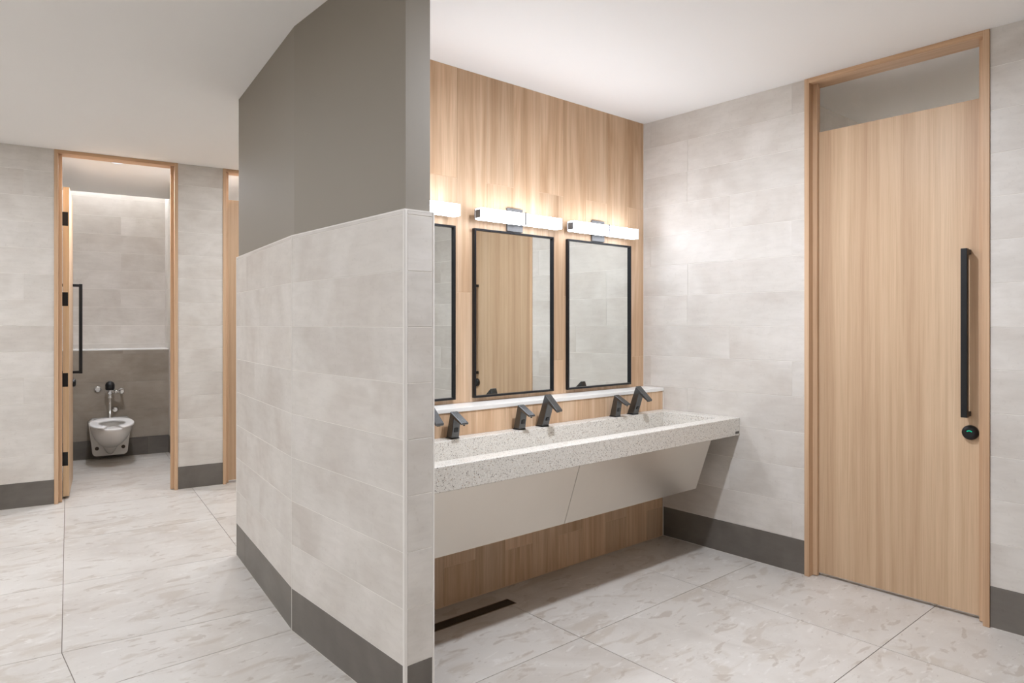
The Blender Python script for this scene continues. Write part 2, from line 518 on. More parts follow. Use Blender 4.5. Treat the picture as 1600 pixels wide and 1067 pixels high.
# ------------------------------------------------------------------ partition (two facets and a squared end)
PX, PE, PR = 1.343, 2.144, 1.474          # tile face of facet, end face y, bay-side face
PTOP = 1.862
T = 0.012
U2, V2a, V2b = 0.886, 3.303, 4.566
k1 = tuple(L(U2, V2a)[:2]); k2 = tuple(L(U2, V2b)[:2])
def off(p, n, d): return (p[0]+n[0]*d, p[1]+n[1]*d)
n1 = (1, 0); n2 = (UX, UY)
def foot(d, e):      # plan outline of the partition set back by d from facets, e from end and bay face
    yk = 3.1435
    # corner between the facets, set back
    # facet 1: x = PX + d ; facet 2: u = U2 + d
    x = PX + d
    v = (x - (U2+d)*UX)/VX
    ck = tuple(L(U2+d, v)[:2])
    far = tuple(L(U2+d, V2b - e)[:2])
    far2 = tuple(L(U2+0.55, V2b - e)[:2])
    return [(x, PE+e), (PR-e, PE+e), (PR-e, 3.2), (1.9, 3.2), far2, far, ck]
def prism_any(b, poly, z0, z1):
    n = len(poly)
    vs = [(p[0], p[1], z0) for p in poly] + [(p[0], p[1], z1) for p in poly]
    fs = [list(range(n))[::-1], list(range(n, 2*n))] + [(i, (i+1) % n, n+(i+1) % n, n+i) for i in range(n)]
    b.add(vs, fs)
b = MB()
prism_any(b, foot(T, T), 0, CEIL)
# rest of the block behind the vanity wall
b.prism([tuple(L(U2+0.5, V2b-T)[:2]), tuple(L(U2+0.5, 3.35)[:2]), tuple(L(3.6, 3.6)[:2]), tuple(L(3.6, V2b-T)[:2])], 0, CEIL)
wc = struct(b.build('wall_center', M['paint_grey']), 'angled partition wall, grey paint above pale stone tile', 'wall')
b = MB(); prism_any(b, foot(E8, E8), 0, PTOP - 0.002)
b.build('grout_bed', M['grout'], wc)
F1 = 3.1435 - PE
lay('tile', wc, (PX+E8, 3.1435), A_RIGHT, courses(0.0, F1-0.012, BASEH, PTOP, 0.0, (0.0,)), M['tile'])
v0 = (PX - U2*UX)/VX
lay('tile', wc, tuple(L(U2+E8, V2b)[:2]), A_F2, courses(0.0, V2b-v0, BASEH, PTOP, 0.0, (0.30, 0.62, 0.30, 0.86, 0.5)), M['tile'])
lay('tile', wc, (0, PE+E8), A_BACK, courses(PX+0.013, PR-0.010, BASEH, PTOP, PX+0.013, (0.0,)), M['tile'])
lay('tile', wc, (PR-E8, 0), math.pi/2, courses(PE+0.004, LY, BASEH, PTOP, PE, (0.0, 0.4)), M['tile'])
baseboard('baseboard_center', 'dark grey tile base around the foot of the angled partition',
          [((PX+E8, 3.1435), A_RIGHT, 0.0, F1-0.012, 0.0), (tuple(L(U2+E8, V2b)[:2]), A_F2, 0.0, V2b-v0, V2b-v0),
           ((0, PE+E8), A_BACK, PX+0.013, PR-0.010, PX+0.013), ((PR-E8, 0), math.pi/2, PE+0.004, LY, PE+0.004)])
b = MB(); b.box((PX-0.001, PE-0.001, 0), (PX+0.0125, PE+0.0125, PTOP+0.002), 0.003); b.build('edge_trim', M['trim'], wc)
b = MB(); b.box((PR-0.0095, PE-0.001, 0), (PR+0.001, PE+0.0095, PTOP+0.002), 0.003); b.build('edge_trim', M['trim'], wc)
b = MB(); prism_any(b, foot(-0.0005, -0.0005), PTOP-0.002, PTOP+0.003); b.build('edge_trim', M['trim'], wc)
b = MB(L); b.box((U2-0.001, v0-0.003, 0), (U2+0.004, v0+0.001, PTOP-0.003)); b.build('edge_trim', M['trim'], wc)
b = MB(L); b.box((U2-0.001, V2b-0.006, 0), (U2+0.01, V2b+0.001, PTOP-0.003)); b.build('edge_trim', M['trim'], wc)

# ------------------------------------------------------------------ stall wing: front wall, stalls
OPEN1, OPEN2 = (-0.095, 0.806), (1.174, 2.075)
b = MB(L)
for u0, u1 in ((-4.0, OPEN1[0]), (OPEN1[1], OPEN2[0]), (OPEN2[1], 3.6)):
    b.box((u0, VW+E8, 0), (u1, VW+0.13, CEIL))
wl = struct(b.build('wall_left', M['grout']), 'pale stone-tiled wall holding the toilet stall doors', 'wall')
q0 = tuple(L(0, VW+E8)[:2])
lay('tile', wl, q0, A_LEFT, courses(-2.6, OPEN1[0], BASEH, CEIL, OPEN1[0], (0.0, -0.4, -0.72, -0.2)), M['tile'])
lay('tile', wl, q0, A_LEFT, courses(OPEN1[1], OPEN2[0], BASEH, CEIL, OPEN1[1], (0.0,)), M['tile'])
lay('tile', wl, q0, A_LEFT, courses(OPEN2[1], 3.4, BASEH, CEIL, OPEN2[1], (0.0, 0.5)), M['tile'])
baseboard('baseboard_left', 'dark grey tile base along the stall wall between the door frames',
          [(q0, A_LEFT, -2.6, OPEN1[0], OPEN1[0]), (q0, A_LEFT, OPEN1[1], OPEN2[0], OPEN1[1]), (q0, A_LEFT, OPEN2[1], 3.4, OPEN2[1])])

SB, SU = 8.655, 9.0                       # chase face, upper back face (v)
S1, S2 = (-0.27, 0.955), (1.03, 2.25)     # inner widths of the two stalls
LEDGE = 1.175
TOPZ = CEIL + 0.5
b = MB(L)
b.box((S1[0]-0.2, SU+E8, 0), (S2[1]+0.2, SU+0.15, TOPZ))
for u0, u1 in ((S1[0]-0.2, S1[0]-E8), (S1[1]+E8, S2[0]-E8), (S2[1]+E8, S2[1]+0.2)):
    b.box((u0, VW+0.13, 0), (u1, SU+E8, CEIL)); b.box((u0, 8.6, CEIL), (u1, SU+E8, TOPZ))
ws = struct(b.build('wall_stall', M['grout']), 'tiled walls inside the toilet stalls beyond the doors', 'wall')
b = MB(L)
for s in (S1, S2): b.box((s[0], SB+E8, 0), (s[1], SU, LEDGE-0.012))
b.build('plumbing_chase', M['grout_dark'], ws)
b = MB(L); b.box((S1[0], SB-0.004, LEDGE-0.012), (S1[1], SU, LEDGE), 0.002)
b.build('ledge', M['ledge'], ws)
b = MB(L); b.box((S2[0], SB-0.004, LEDGE-0.012), (S2[1], SU, LEDGE), 0.002)
b.build('ledge', M['ledge'], ws)
for si, s in enumerate((S1, S2)):
    lay('tile', ws, tuple(L(0, SU+E8)[:2]), A_LEFT, courses(s[0], s[1], LEDGE, TOPZ, s[1], (0.0, -0.45)), M['tile'])
    lay('wainscot_tile', ws, tuple(L(0, SB+E8)[:2]), A_LEFT, courses(s[0], s[1], BASEH, LEDGE-0.013, s[1], (0.0, -0.45), pitch=0.3085), M['tile_dark'])
    lay('base_tile', ws, tuple(L(0, SB+E8)[:2]), A_LEFT, base_row(s[0], s[1], s[0]), M['base'])
    # side walls
    for ang, u in ((A_F2, s[1]+E8), (math.pi/2-DL, s[0]-E8)):
        if ang == A_F2:
            p = tuple(L(u, SU)[:2]); a0, a1 = 0.0, SU-VW-0.13
        else:
            p = tuple(L(u, VW+0.13)[:2]); a0, a1 = 0.0, SU-VW-0.13
        lay('tile', ws, p, ang, courses(a0, a1, BASEH, CEIL, 0.3, (0.0, 0.5)), M['tile'])
        lay('base_tile', ws, p, ang, base_row(a0, a1, 0.0), M['base'])

# stall behind the right-hand door
b = MB()
b.box((4.0, 2.052, 0), (5.95, 2.15, CEIL)); b.box((5.45, 2.052, CEIL), (5.95, 2.15, TOPZ))
b.box((4.0, 0.72, 0), (5.95, 0.82, CEIL)); b.box((5.45, 0.72, CEIL), (5.95, 0.82, TOPZ))
b.box((5.85, 0.82, 0), (5.95, 2.052, TOPZ))
wd = struct(b.build('wall_behind', M['grout']), 'tiled walls of the stall glimpsed above the closed oak door', 'wall')
lay('tile', wd, (4.0, 2.052), 0.0, courses(0.0, 1.85, BASEH, CEIL, 0.2, (0.0, 0.5)), M['tile'])
lay('tile', wd, (5.85, 2.05), -math.pi/2, courses(0.0, 1.2, BASEH, CEIL, 0.2, (0.0, 0.5)), M['tile'])

# outer shell of the hall behind the viewer
b = MB(); b.box((-4.2, -2.75, 0), (4.0, -2.6, CEIL))
struct(b.build('wall_front', M['paint_white']), 'plain off-white wall behind the viewer', 'wall')
b = MB(); b.box((-3.35, -2.6, 0), (-3.2, 8.0, CEIL))
struct(b.build('wall_side', M['paint_white']), 'plain off-white wall out of view on the far left', 'wall')
b = MB(L); b.box((3.45, V2b-0.1, 0), (3.6, VW+0.13, CEIL))
struct(b.build('wall_end', M['paint_white']), 'plain off-white wall ending the passage behind the partition', 'wall')

# ------------------------------------------------------------------ doors
LEAFZ = 2.55
def pull(parent, side, x, y0, z0, z1):
    """black square-section pull on a leaf; leaf local: x along the width, face normal = side*y"""
    h = MB()
    s = side
    def bx(a, c): 
        h.box((min(a[0], c[0]), min(a[1], c[1]), a[2]), (max(a[0], c[0]), max(a[1], c[1]), c[2]), 0.002)
    bx((x-0.014, y0+s*0.048, z0), (x+0.014, y0+s*0.076, z1))
    bx((x-0.011, y0, z0+0.002), (x+0.011, y0+s*0.05, z0+0.026))
    bx((x-0.011, y0, z1-0.026), (x+0.011, y0+s*0.05, z1-0.002))
    return h.build('pull_handle', M['black'], parent)

def lock(parent, side, x, y0, z, green):
    k = MB()
    k.tube([(x, y0, z), (x, y0+side*0.012, z), (x, y0+side*0.020, z), (x, y0+side*0.024, z)], [0.036, 0.036, 0.033, 0.022], 32)
    o = k.build('occupancy_lock', M['black'], parent)
    if green:
        g = MB(); n = 10; ri, ro = 0.0115, 0.0165
        vs = []
        for yy in (y0+side*0.0225, y0+side*0.0248):
            for r in (ri, ro):
                vs += [(x+r*math.cos(t), yy, z+r*math.sin(t)-0.004) for t in [math.radians(40+100*i/(n-1)) for i in range(n)]]
        fs = []
        for i in range(n-1):
            a, c, d, e = i, n+i, 2*n+i, 3*n+i
            fs += [(a, a+1, c+1, c), (d, e, e+1, d+1), (a, d, d+1, a+1), (c, c+1, e+1, e)]
        fs += [(0, n, 3*n, 2*n), (n-1, 3*n-1, 4*n-1, 2*n-1)]
        g.add(vs, fs)
        tag(g.build('vacant_mark', M['green'], o), 'small glowing green arc')
    return o

def frame(parent, w, depth=0.13):
    """door lining; local x along opening from 0 to w, local -y is the room face at y = 0"""
    FW, ST = 0.028, 0.026
    for a, s in ((0, 1), (w, -1)):
        b = MB()
        b.box((min(a, a+s*FW), -0.008, 0), (max(a, a+s*FW), depth, CEIL-0.0005), 0.0015)
        b.box((min(a+s*FW, a+s*(FW+ST)), 0.036, 0.004), (max(a+s*FW, a+s*(FW+ST)), 0.060, CEIL-FW), 0.001)
        b.build('jamb', M['frame'], parent)
    b = MB()
    b.box((FW, -0.008, CEIL-FW), (w-FW, depth, CEIL-0.0005), 0.0015)
    b.build('header', M['frame_h2'], parent)

M['frame_h2'] = wood_mat('oak_header', srgb(184, 146, 112), srgb(202, 166, 132), srgb(214, 180, 146), 16.0, 120.0, 1.2, var=0.05, axis=0, along=1.0)

def leaf(parent, x0, x1, y, z1, name='door_leaf', face='door'):
    b = MB(); b.box((x0, y, 0.018), (x1, y+0.044, z1), 0.0015)
    return b.build(name, M[face], parent)

# right door: local x runs along -y (world), local y runs along +x
d1 = struct(empty('door_1', (W, DY1, 0), -math.pi/2), 'tall closed oak door with long black pull, right of the sinks', 'door')
frame(d1, DY1-DY0)
lf = leaf(d1, 0.033, DY1-DY0-0.033, 0.062, LEAFZ)
pull(lf, -1, DY1-1.092, 0.062, 0.99, 1.815)
lock(lf, -1, DY1-1.083, 0.062, 0.912, True)

# second stall, closed
d3 = struct(empty('door_2', L(OPEN2[0], VW), -DL), 'closed oak stall door half hidden behind the grey partition', 'door')
frame(d3, OPEN2[1]-OPEN2[0])
lf3 = leaf(d3, 0.033, 0.868, 0.062, 2.585)
pull(lf3, -1, 0.80, 0.062, 0.99, 1.815)

# first stall, leaf swung inward
d2 = struct(empty('door_3', L(OPEN1[0], VW), -DL), 'oak stall door standing open in front of the toilet', 'door')
frame(d2, OPEN1[1]-OPEN1[0])
hx, hy = 0.058, 0.165                     # hinge corner, local to the frame
lo = empty('door_leaf', (hx, hy, 0), math.radians(90-2.2), d2)
b = MB(); b.box((0.0005, -0.044, 0.018), (0.80, 0.0, 2.585), 0.0015); b.build('leaf_panel', M['door'], lo)
b = MB(); b.box((-0.0012, -0.0435, 0.02), (0.001, -0.0005, 2.583)); b.build('leaf_edge', M['edge'], lo)
pull(lo, -1, 0.745, -0.044, 0.99, 1.82); pull(lo, 1, 0.745, 0.0, 0.99, 1.82)
lock(lo, -1, 0.745, -0.044, 0.905, False)
for z in (2.32, 1.655, 0.985, 0.33):
    b = MB(); b.box((-0.0035, -0.036, z-0.057), (0.001, 0.007, z+0.057)); 
    b.tube([(-0.002, 0.0105, z-0.057), (-0.002, 0.0105, z+0.057)], 0.0065, 12)
    b.build('hinge', M['black'], lo)

# ------------------------------------------------------------------ mirrors
MROT = math.radians(0.2)
def mirror(cx, label):
    t = empty('wall_mirror', (cx, MY, 1.035), MROT)
    w, h, fw, dp = 0.309, 0.946, 0.0115, 0.023
    f = MB()
    f.box((-w, -dp, 0), (-w+fw, 0, h), 0.0012); f.box((w-fw, -dp, 0), (w, 0, h), 0.0012)
    f.box((-w+fw, -dp, 0), (w-fw, 0, fw), 0.0012); f.box((-w+fw, -dp, h-fw), (w-fw, 0, h), 0.0012)
    f.build('mirror_frame', M['blackframe'], t)
    g = MB(); g.box((-w+fw, -0.010, fw), (w-fw, -0.004, h-fw)); g.build('mirror_glass', M['mirror'], t)
    g = MB(); g.box((-w+fw, -0.0039, fw), (w-fw, -0.0005, h-fw)); g.build('backing_board', M['black'], t)
    return tag(t, label, 'mirror', 'black framed mirrors above the sink')
mirror(1.913, 'black framed mirror half hidden by the tiled partition end')
mirror(2.659, 'black framed mirror reflecting the oak door, middle of three')
mirror(3.399, 'black framed mirror nearest the right wall, reflecting pale tile')

# ------------------------------------------------------------------ vanity lights
def vanity(cx, label):
    t = empty('vanity_light', (cx, MY, 2.052))
    b = MB(); b.box((-0.047, -0.014, -0.066), (0.073, 0, 0.070), 0.002); b.build('backplate', M['plate'], t)
    b = MB(); b.box((-0.016, -0.052, -0.012), (0.022, -0.013, 0.012), 0.001); b.build('standoff_arm', M['nickel'], t)
    hw, y0, y1, zz = 0.3155, -0.106, -0.050, 0.0315
    b = MB()
    b.box((-hw+0.004, y0, -zz), (hw-0.004, y1, zz), 0.004)
    b.build('diffuser', M['vanity'], t)
    b = MB(); b.box((-hw+0.002, y1, -zz+0.004), (hw-0.002, y1+0.006, zz-0.004), 0.001); b.build('back_light_shield', M['nickel'], t)  # unseen backing added to keep the bar's light off the wall
    for s in (-1, 1):
        b = MB(); b.box((min(s*(hw-0.005), s*hw), y0+0.008, -zz+0.009), (max(s*(hw-0.005), s*hw), y1-0.004, zz-0.009), 0.001)
        b.build('end_cap', M['plate'], t)
    b = MB()                                  # band around the bar
    x0, x1, g = 0.006, 0.016, 0.004
    b.box((x0, y0-g, -zz-g), (x1, y0, zz+g)); b.box((x0, y1, -zz-g), (x1, y1+g, zz+g))
    b.box((x0, y0, zz), (x1, y1, zz+g)); b.box((x0, y0, -zz-g), (x1, y1, -zz))
    b.build('clip_band', M['plate'], t)
    d = bpy.data.lights.new('added_front_light', 'AREA'); d.shape = 'RECTANGLE'; d.size = 2*hw-0.02; d.size_y = 2*zz-0.008
    d.energy = FRONT; d.color = COOL
    o = bpy.data.objects.new('added_front_light', d); COL.objects.link(o); o.parent = t
    o.location = (0, y0-g-0.001, 0); o.rotation_euler = (-math.pi/2, 0, 0)     # added to throw more bar light into the room (-y)
    return tag(t, label, 'wall light', 'vanity bar lights above the mirrors')
vanity(1.880, 'lit bar light cut off by the partition, left of three')
vanity(2.645, 'lit bar light over the middle mirror')
vanity(3.370, 'lit bar light over the mirror nearest the right wall')

# ------------------------------------------------------------------ sink counter
CT, CB, CF = 0.866, 0.758, 2.305
CX0, CX1 = PR + 0.002, W - 0.001
def counter():
    t = empty('sink_counter', ((CX0+CX1)/2, CF, 0))
    ox = (CX0+CX1)/2
    bx0, bx1, by0, by1, bz = 1.56, 3.755, 2.388, 2.798, 0.772
    back = LY - 0.001
    o = [(CX0, CF), (CX1, CF), (CX1, back), (CX0, back)]
    i = [(bx0, by0), (bx1, by0), (bx1, by1), (bx0, by1)]
    d = [(bx0+0.02, by0+0.03), (bx1-0.008, by0+0.03), (bx1-0.008, by1-0.006), (bx0+0.02, by1-0.006)]
    c = 0.003
    oc = [(CX0, CF+c), (CX1, CF+c), (CX1, back), (CX0, back)]
    b = MB()
    P = lambda q, z: [(p[0]-ox, p[1]-CF, z) for p in q]
    rings = [P(d, bz), P(i, CT-c), P([(bx0-c, by0-c), (bx1+c, by0-c), (bx1+c, by1+c), (bx0-c, by1+c)], CT), P(oc, CT),
             P(o, CT-c), P(o, CB+c), P(oc, CB)]
    vs = [p for r in rings for p in r]; fs = []
    for r in range(len(rings)-1):
        for k in range(4):
            j = (k+1) % 4
            fs.append((r*4+k, r*4+j, (r+1)*4+j, (r+1)*4+k))
    n = (len(rings)-1)*4
    fs += [(0, 1, 2, 3), (n+3, n+2, n+1, n)]
    b.add(vs, fs)
    b.build('trough_basin', M['terrazzo'], t)
    # skirt panels of brushed steel, tilted back
    ty, tz, byy, bzz, th = 2.362, CB, 2.476, 0.428, 0.004
    seam = 2.50
    for x0, x1 in ((CX0+0.01, seam-0.0015), (seam+0.0015, 3.655)):
        b = MB()
        b.extrude_x([(ty-CF, tz), (byy-CF, bzz), (byy-CF+0.012, bzz+0.004), (ty-CF+0.012, tz)], x0-ox, x1-ox, 0.001, 1)
        if x1 > 3.6:       # folded return at the open end
            b.extrude_x([(ty-CF+0.012, tz), (byy-CF+0.012, bzz+0.004), (byy-CF+0.35, bzz+0.004), (byy-CF+0.35, tz)], x1-ox-0.004, x1-ox)
        tag(b.build('skirt_panel', M['steel'], t), 'plain brushed steel panel')
    b = MB(); b.box((3.822-ox, -0.0015, CB+0.012), (3.863-ox, 0.001, CB+0.026))
    tag(b.build('maker_plate', M['tagplate'], t), 'tiny dark plate')
    # wall bracket under the far side
    b = MB(); b.box((CX0-ox+0.01, LY-CF-0.03, CB-0.05), (3.64-ox, LY-CF-0.002, CB)); b.build('mounting_rail', M['steel'], t)
    return tag(t, 'long speckled terrazzo trough sink with a steel skirt below', 'sink')
counter()

# ------------------------------------------------------------------ taps and soap dispensers (front = -y)
def tap_mesh():
    b = MB()
    prof = [(0.027, 0.004), (-0.045, 0.186), (-0.140, 0.104), (-0.137, 0.092), (-0.072, 0.134), (-0.028, 0.004)]
    b.extrude_x(prof, -0.024, 0.024, 0.004)
    return b.mesh('spout', M['gun'])
def soap_mesh():
    b = MB()
    prof = [(0.024, 0.004), (-0.012, 0.138), (-0.108, 0.088), (-0.105, 0.078), (-0.042, 0.102), (-0.027, 0.004)]
    b.extrude_x(prof, -0.0225, 0.0225, 0.0035)
    return b.mesh('spout', M['gun'])
def flange(r):
    b = MB(); b.box((-r, -r-0.002, 0), (r, r+0.002, 0.005), 0.0015)
    return b.mesh('base_flange', M['black'])
def tap(kind, x, label, me, fl, sensor, nozzle, cat, group):
    t = empty(kind, (x, 2.845, CT))
    link('spout', me, t); link('base_flange', fl, t); link('sensor_window', sensor, t); link('nozzle', nozzle, t)
    return tag(t, label, cat, group)
b = MB(); b.extrude_x([(-0.0395, 0.036), (-0.0422, 0.036), (-0.0475, 0.052), (-0.0449, 0.052)], -0.010, 0.010); s_tap = b.mesh('sensor_window', M['lens'])
b = MB(); b.extrude_x([(-0.0305, 0.034), (-0.0345, 0.034), (-0.0375, 0.056), (-0.0335, 0.056)], -0.011, 0.011); s_soap = b.mesh('sensor_window', M['lens'])
b = MB(); b.tube([(0, -0.126, 0.101), (0, -0.128, 0.090)], 0.009, 14); n_tap = b.mesh('nozzle', M['black'])
b = MB(); b.tube([(0, -0.098, 0.083), (0, -0.099, 0.073)], 0.005, 12); n_soap = b.mesh('nozzle', M['black'])
mt, ms, ft, fs_ = tap_mesh(), soap_mesh(), flange(0.0265), flange(0.025)
G1, G2 = 'sensor taps along the trough sink', 'soap dispensers along the trough sink'
tap('faucet', 1.893, 'gunmetal tap at the partition, only its spout tip showing', mt, ft, s_tap, n_tap, 'tap', G1)
tap('faucet', 2.695, 'tall gunmetal tap under the middle mirror', mt, ft, s_tap, n_tap, 'tap', G1)
tap('faucet', 3.497, 'tall gunmetal tap nearest the right wall', mt, ft, s_tap, n_tap, 'tap', G1)
tap('soap_dispenser', 2.066, 'short gunmetal soap dispenser nearest the partition', ms, fs_, s_soap, n_soap, 'soap dispenser', G2)
tap('soap_dispenser', 2.520, 'short gunmetal soap dispenser left of the middle tap', ms, fs_, s_soap, n_soap, 'soap dispenser', G2)
tap('soap_dispenser', 3.323, 'short gunmetal soap dispenser left of the farthest tap', ms, fs_, s_soap, n_soap, 'soap dispenser', G2)

# ------------------------------------------------------------------ linear floor drain
t = empty('floor_drain', (1.93, 2.716, 0))
x0, x1, y0, y1 = -0.42, 0.425, -0.036, 0.036
b = MB()
for a, c in (((x0, y0, 0), (x1, y0+0.005, 0.002)), ((x0, y1-0.005, 0), (x1, y1, 0.002)), ((x0, y0, 0), (x0+0.005, y1, 0.002)), ((x1-0.005, y0, 0), (x1, y1, 0.002))):
    b.box(a, c)
b.build('drain_rim', M['drain_edge'], t)
b = MB(); b.box((x0+0.005, y0+0.005, 0.0), (x1-0.005, y1-0.005, 0.0006)); b.build('drain_channel', M['lens'], t)
b = MB(); b.box((x0+0.010, y0+0.010, 0.0006), (x1-0.010, y1-0.010, 0.0018), 0.0005); b.build('drain_cover', M['drain'], t)
tag(t, 'long dark bronze slot drain in the floor under the sink', 'drain')

# ------------------------------------------------------------------ toilet (local +y towards the door, x to the viewer's left)
TU = 0.378
def egg(w, back, front, n=40, p=2.3, cy=None):
    """closed outline, half width w, from y = back to y = front, blunt back and rounded front"""
    out = []
    cy = back + (front-back)*0.42 if cy is None else cy
    for k in range(n):
        a = 2*math.pi*k/n
        c, s = math.cos(a), math.sin(a)
        x = w * math.copysign(abs(c)**(2/p), c)
        if s >= 0: y = cy + (front-cy) * abs(s)**(2/2.05)
        else: y = cy - (cy-back) * abs(s)**(2/3.4)
        out.append((x, y))
    return out
def toilet():
    t = empty('toilet', L(TU, SB, 0), math.pi - DL)
    R = 0.402
    def tilt(x, y, z):           # rim falls a little towards the front
        k = max(0.0, (z-0.13)/(R-0.13))
        return Vector((x, y*1.06, z + k*(0.042 - 0.045*y/0.7)))
    b = MB(tilt)
    rings = []
    for z, w, bk, fr in ((0.135, 0.045, 0.02, 0.20), (0.15, 0.075, 0.02, 0.28), (0.19, 0.115, 0.02, 0.40), (0.24, 0.150, 0.02, 0.52),
                         (0.30, 0.176, 0.02, 0.615), (0.35, 0.188, 0.015, 0.668), (0.385, 0.192, 0.012, 0.690), (0.398, 0.192, 0.012, 0.690)):
        rings.append([(x, y, z) for x, y in egg(w, bk, fr)])
    rings.append([(x, y, R) for x, y in egg(0.187, 0.016, 0.684)])
    # inner bowl
    for z, w, bk, fr in ((R, 0.140, 0.25, 0.625), (0.385, 0.128, 0.265, 0.61), (0.33, 0.112, 0.28, 0.585), (0.27, 0.085, 0.31, 0.53), (0.235, 0.05, 0.35, 0.46)):
        rings.append([(x, y, z) for x, y in egg(w, bk, fr)])
    b.loft(rings, True, True)
    # flat wall plate with rounded lower corners
    pl = []
    for k in range(9): a = math.pi + math.pi/2*k/8; pl.append((-0.120+0.045*math.cos(a), 0.088+0.045*math.sin(a)))
    for k in range(9): a = -math.pi/2 + math.pi/2*k/8; pl.append((0.120+0.045*math.cos(a), 0.088+0.045*math.sin(a)))
    pl += [(0.200, 0.37), (0.165, 0.398), (-0.165, 0.398), (-0.200, 0.37)]
    bm = bmesh.new()
    a = [bm.verts.new((p[0], 0.0, p[1])) for p in pl]; c = [bm.verts.new((p[0], 0.125, p[1])) for p in pl]
    bm.faces.new(a); fc = bm.faces.new(c[::-1])
    for i in range(len(pl)): bm.faces.new((a[i], c[i], c[(i+1) % len(pl)], a[(i+1) % len(pl)]))
    bmesh.ops.recalc_face_normals(bm, faces=bm.faces)
    bmesh.ops.bevel(bm, geom=list(fc.edges), offset=0.012, segments=3, profile=0.5, affect='EDGES')
    b.bm(bm, True)
    # trapway hump running down the middle
    rr = []
    for z, w, f in ((0.062, 0.012, 0.150), (0.072, 0.030, 0.175), (0.10, 0.046, 0.205), (0.13, 0.060, 0.235), (0.17, 0.085, 0.290), (0.20, 0.10, 0.33)):
        rr.append([(x, y, z) for x, y in egg(w, 0.05, f, 28)])
    b.loft(rr, True, True)
    b.build('bowl', M['china'], t)
    # open-front seat
    s = MB(tilt)
    n = 46; out_, in_ = [], []
    for k in range(n):
        a = math.radians(90+22) + math.radians(360-44)*k/(n-1)
        c_, s_ = math.cos(a), math.sin(a)
        cy = 0.44
        fo = 0.268 if s_ > 0 else 0.240
        fi = 0.180 if s_ > 0 else 0.135
        out_.append((0.200*math.copysign(abs(c_)**0.86, c_), cy + fo*math.copysign(abs(s_)**0.92, s_)))
        in_.append((0.122*math.copysign(abs(c_)**0.9, c_), cy + fi*s_))
    z0, z1 = R+0.004, R+0.024
    vs = []
    for z, e in ((z0, 0), (z1-0.006, 0), (z1, 0.008)):
        for o, i in zip(out_, in_):
            dx, dy = i[0]-o[0], i[1]-o[1]; l = math.hypot(dx, dy)
            vs += [(o[0]+dx/l*e, o[1]+dy/l*e, z), (i[0]-dx/l*e, i[1]-dy/l*e, z)]
    fs = []
    for lay_ in range(2):
        for k in range(n-1):
            a = lay_*2*n + 2*k
            fs += [(a, a+2, a+2*n+2, a+2*n), (a+1, a+2*n+1, a+2*n+3, a+3)]
        for k in (0, n-1):
            a = lay_*2*n + 2*k; fs.append((a, a+1, a+2*n+1, a+2*n))
    for k in range(n-1):
        fs += [(2*k, 2*k+1, 2*k+3, 2*k+2), (4*n+2*k, 4*n+2*k+2, 4*n+2*k+3, 4*n+2*k+1)]
    s.add(vs, fs, True)
    tag(s.build('seat', M['seat'], t), 'white open-front plastic seat')
    for sx in (-0.075, 0.075):
        h = MB(tilt); h.tube([(sx, 0.205, R), (sx, 0.205, R+0.02)], [0.016, 0.014], 16); h.build('seat_hinge', M['seat'], t)
    for sx in (-0.122, 0.122):
        h = MB(); h.tube([(sx, 0.118, 0.128), (sx, 0.1355, 0.128)], 0.019, 20); h.build('mounting_bolt', M['rust'], t)
    return tag(t, 'white wall-hung toilet with open-front seat in the open stall', 'toilet')
toilet()

# flush valve: same local frame, origin on the wall
t = empty('flush_valve', L(TU-0.002, SB-0.001, 0), math.pi - DL)
FY = 0.115
b = MB(); b.tube([(0, FY, 0.441), (0, FY, 0.455), (0, FY, 0.457), (0, FY, 0.66)], [0.02, 0.02, 0.0135, 0.0135], 18); b.build('flush_pipe', M['chrome'], t)
b = MB(); b.tube([(0, FY, 0.655), (0, FY, 0.672), (0, FY, 0.676), (0, FY, 0.70), (0, FY, 0.705), (0, FY, 0.745)], [0.022, 0.022, 0.017, 0.017, 0.03, 0.033], 24); b.build('valve_body', M['chrome'], t)
b = MB(); b.tube([(0, FY, 0.743), (0, FY, 0.755), (0, FY, 0.80), (0, FY, 0.822), (0, FY, 0.835)], [0.037, 0.045, 0.045, 0.036, 0.016], 28)
cap = tag(b.build('sensor_cap', M['black'], t), 'black domed sensor cap')
b = MB(); b.tube([(0, FY+0.040, 0.778), (0, FY+0.047, 0.778)], 0.014, 16); b.build('sensor_eye', M['lens'], cap)
b = MB(); b.tube([(-0.02, FY, 0.722), (-0.045, FY, 0.722), (-0.047, FY, 0.722), (-0.062, FY, 0.722), (-0.064, FY, 0.722), (-0.085, FY, 0.722), (-0.087, FY, 0.722), (-0.105, FY, 0.722), (-0.128, FY, 0.722)],
                 [0.014, 0.014, 0.021, 0.021, 0.015, 0.015, 0.023, 0.024, 0.020], 20); b.build('supply_arm', M['chrome'], t)
b = MB(); b.tube([(-0.112, 0.002, 0.722), (-0.112, FY+0.012, 0.722)], 0.013, 16); b.tube([(-0.112, 0.0, 0.722), (-0.112, 0.008, 0.722), (-0.112, 0.018, 0.722)], [0.034, 0.034, 0.02], 24)
b.tube([(-0.112, FY, 0.722), (-0.112, FY+0.03, 0.722), (-0.112, FY+0.034, 0.722)], [0.021, 0.021, 0.014], 20)
b.build('stop_valve', M['chrome'], t)
b = MB(); b.tube([(0.108, 0.0, 0.748), (0.108, 0.010, 0.748), (0.108, 0.016, 0.748)], [0.036, 0.035, 0.022], 28); b.build('override_button', M['chrome'], t)
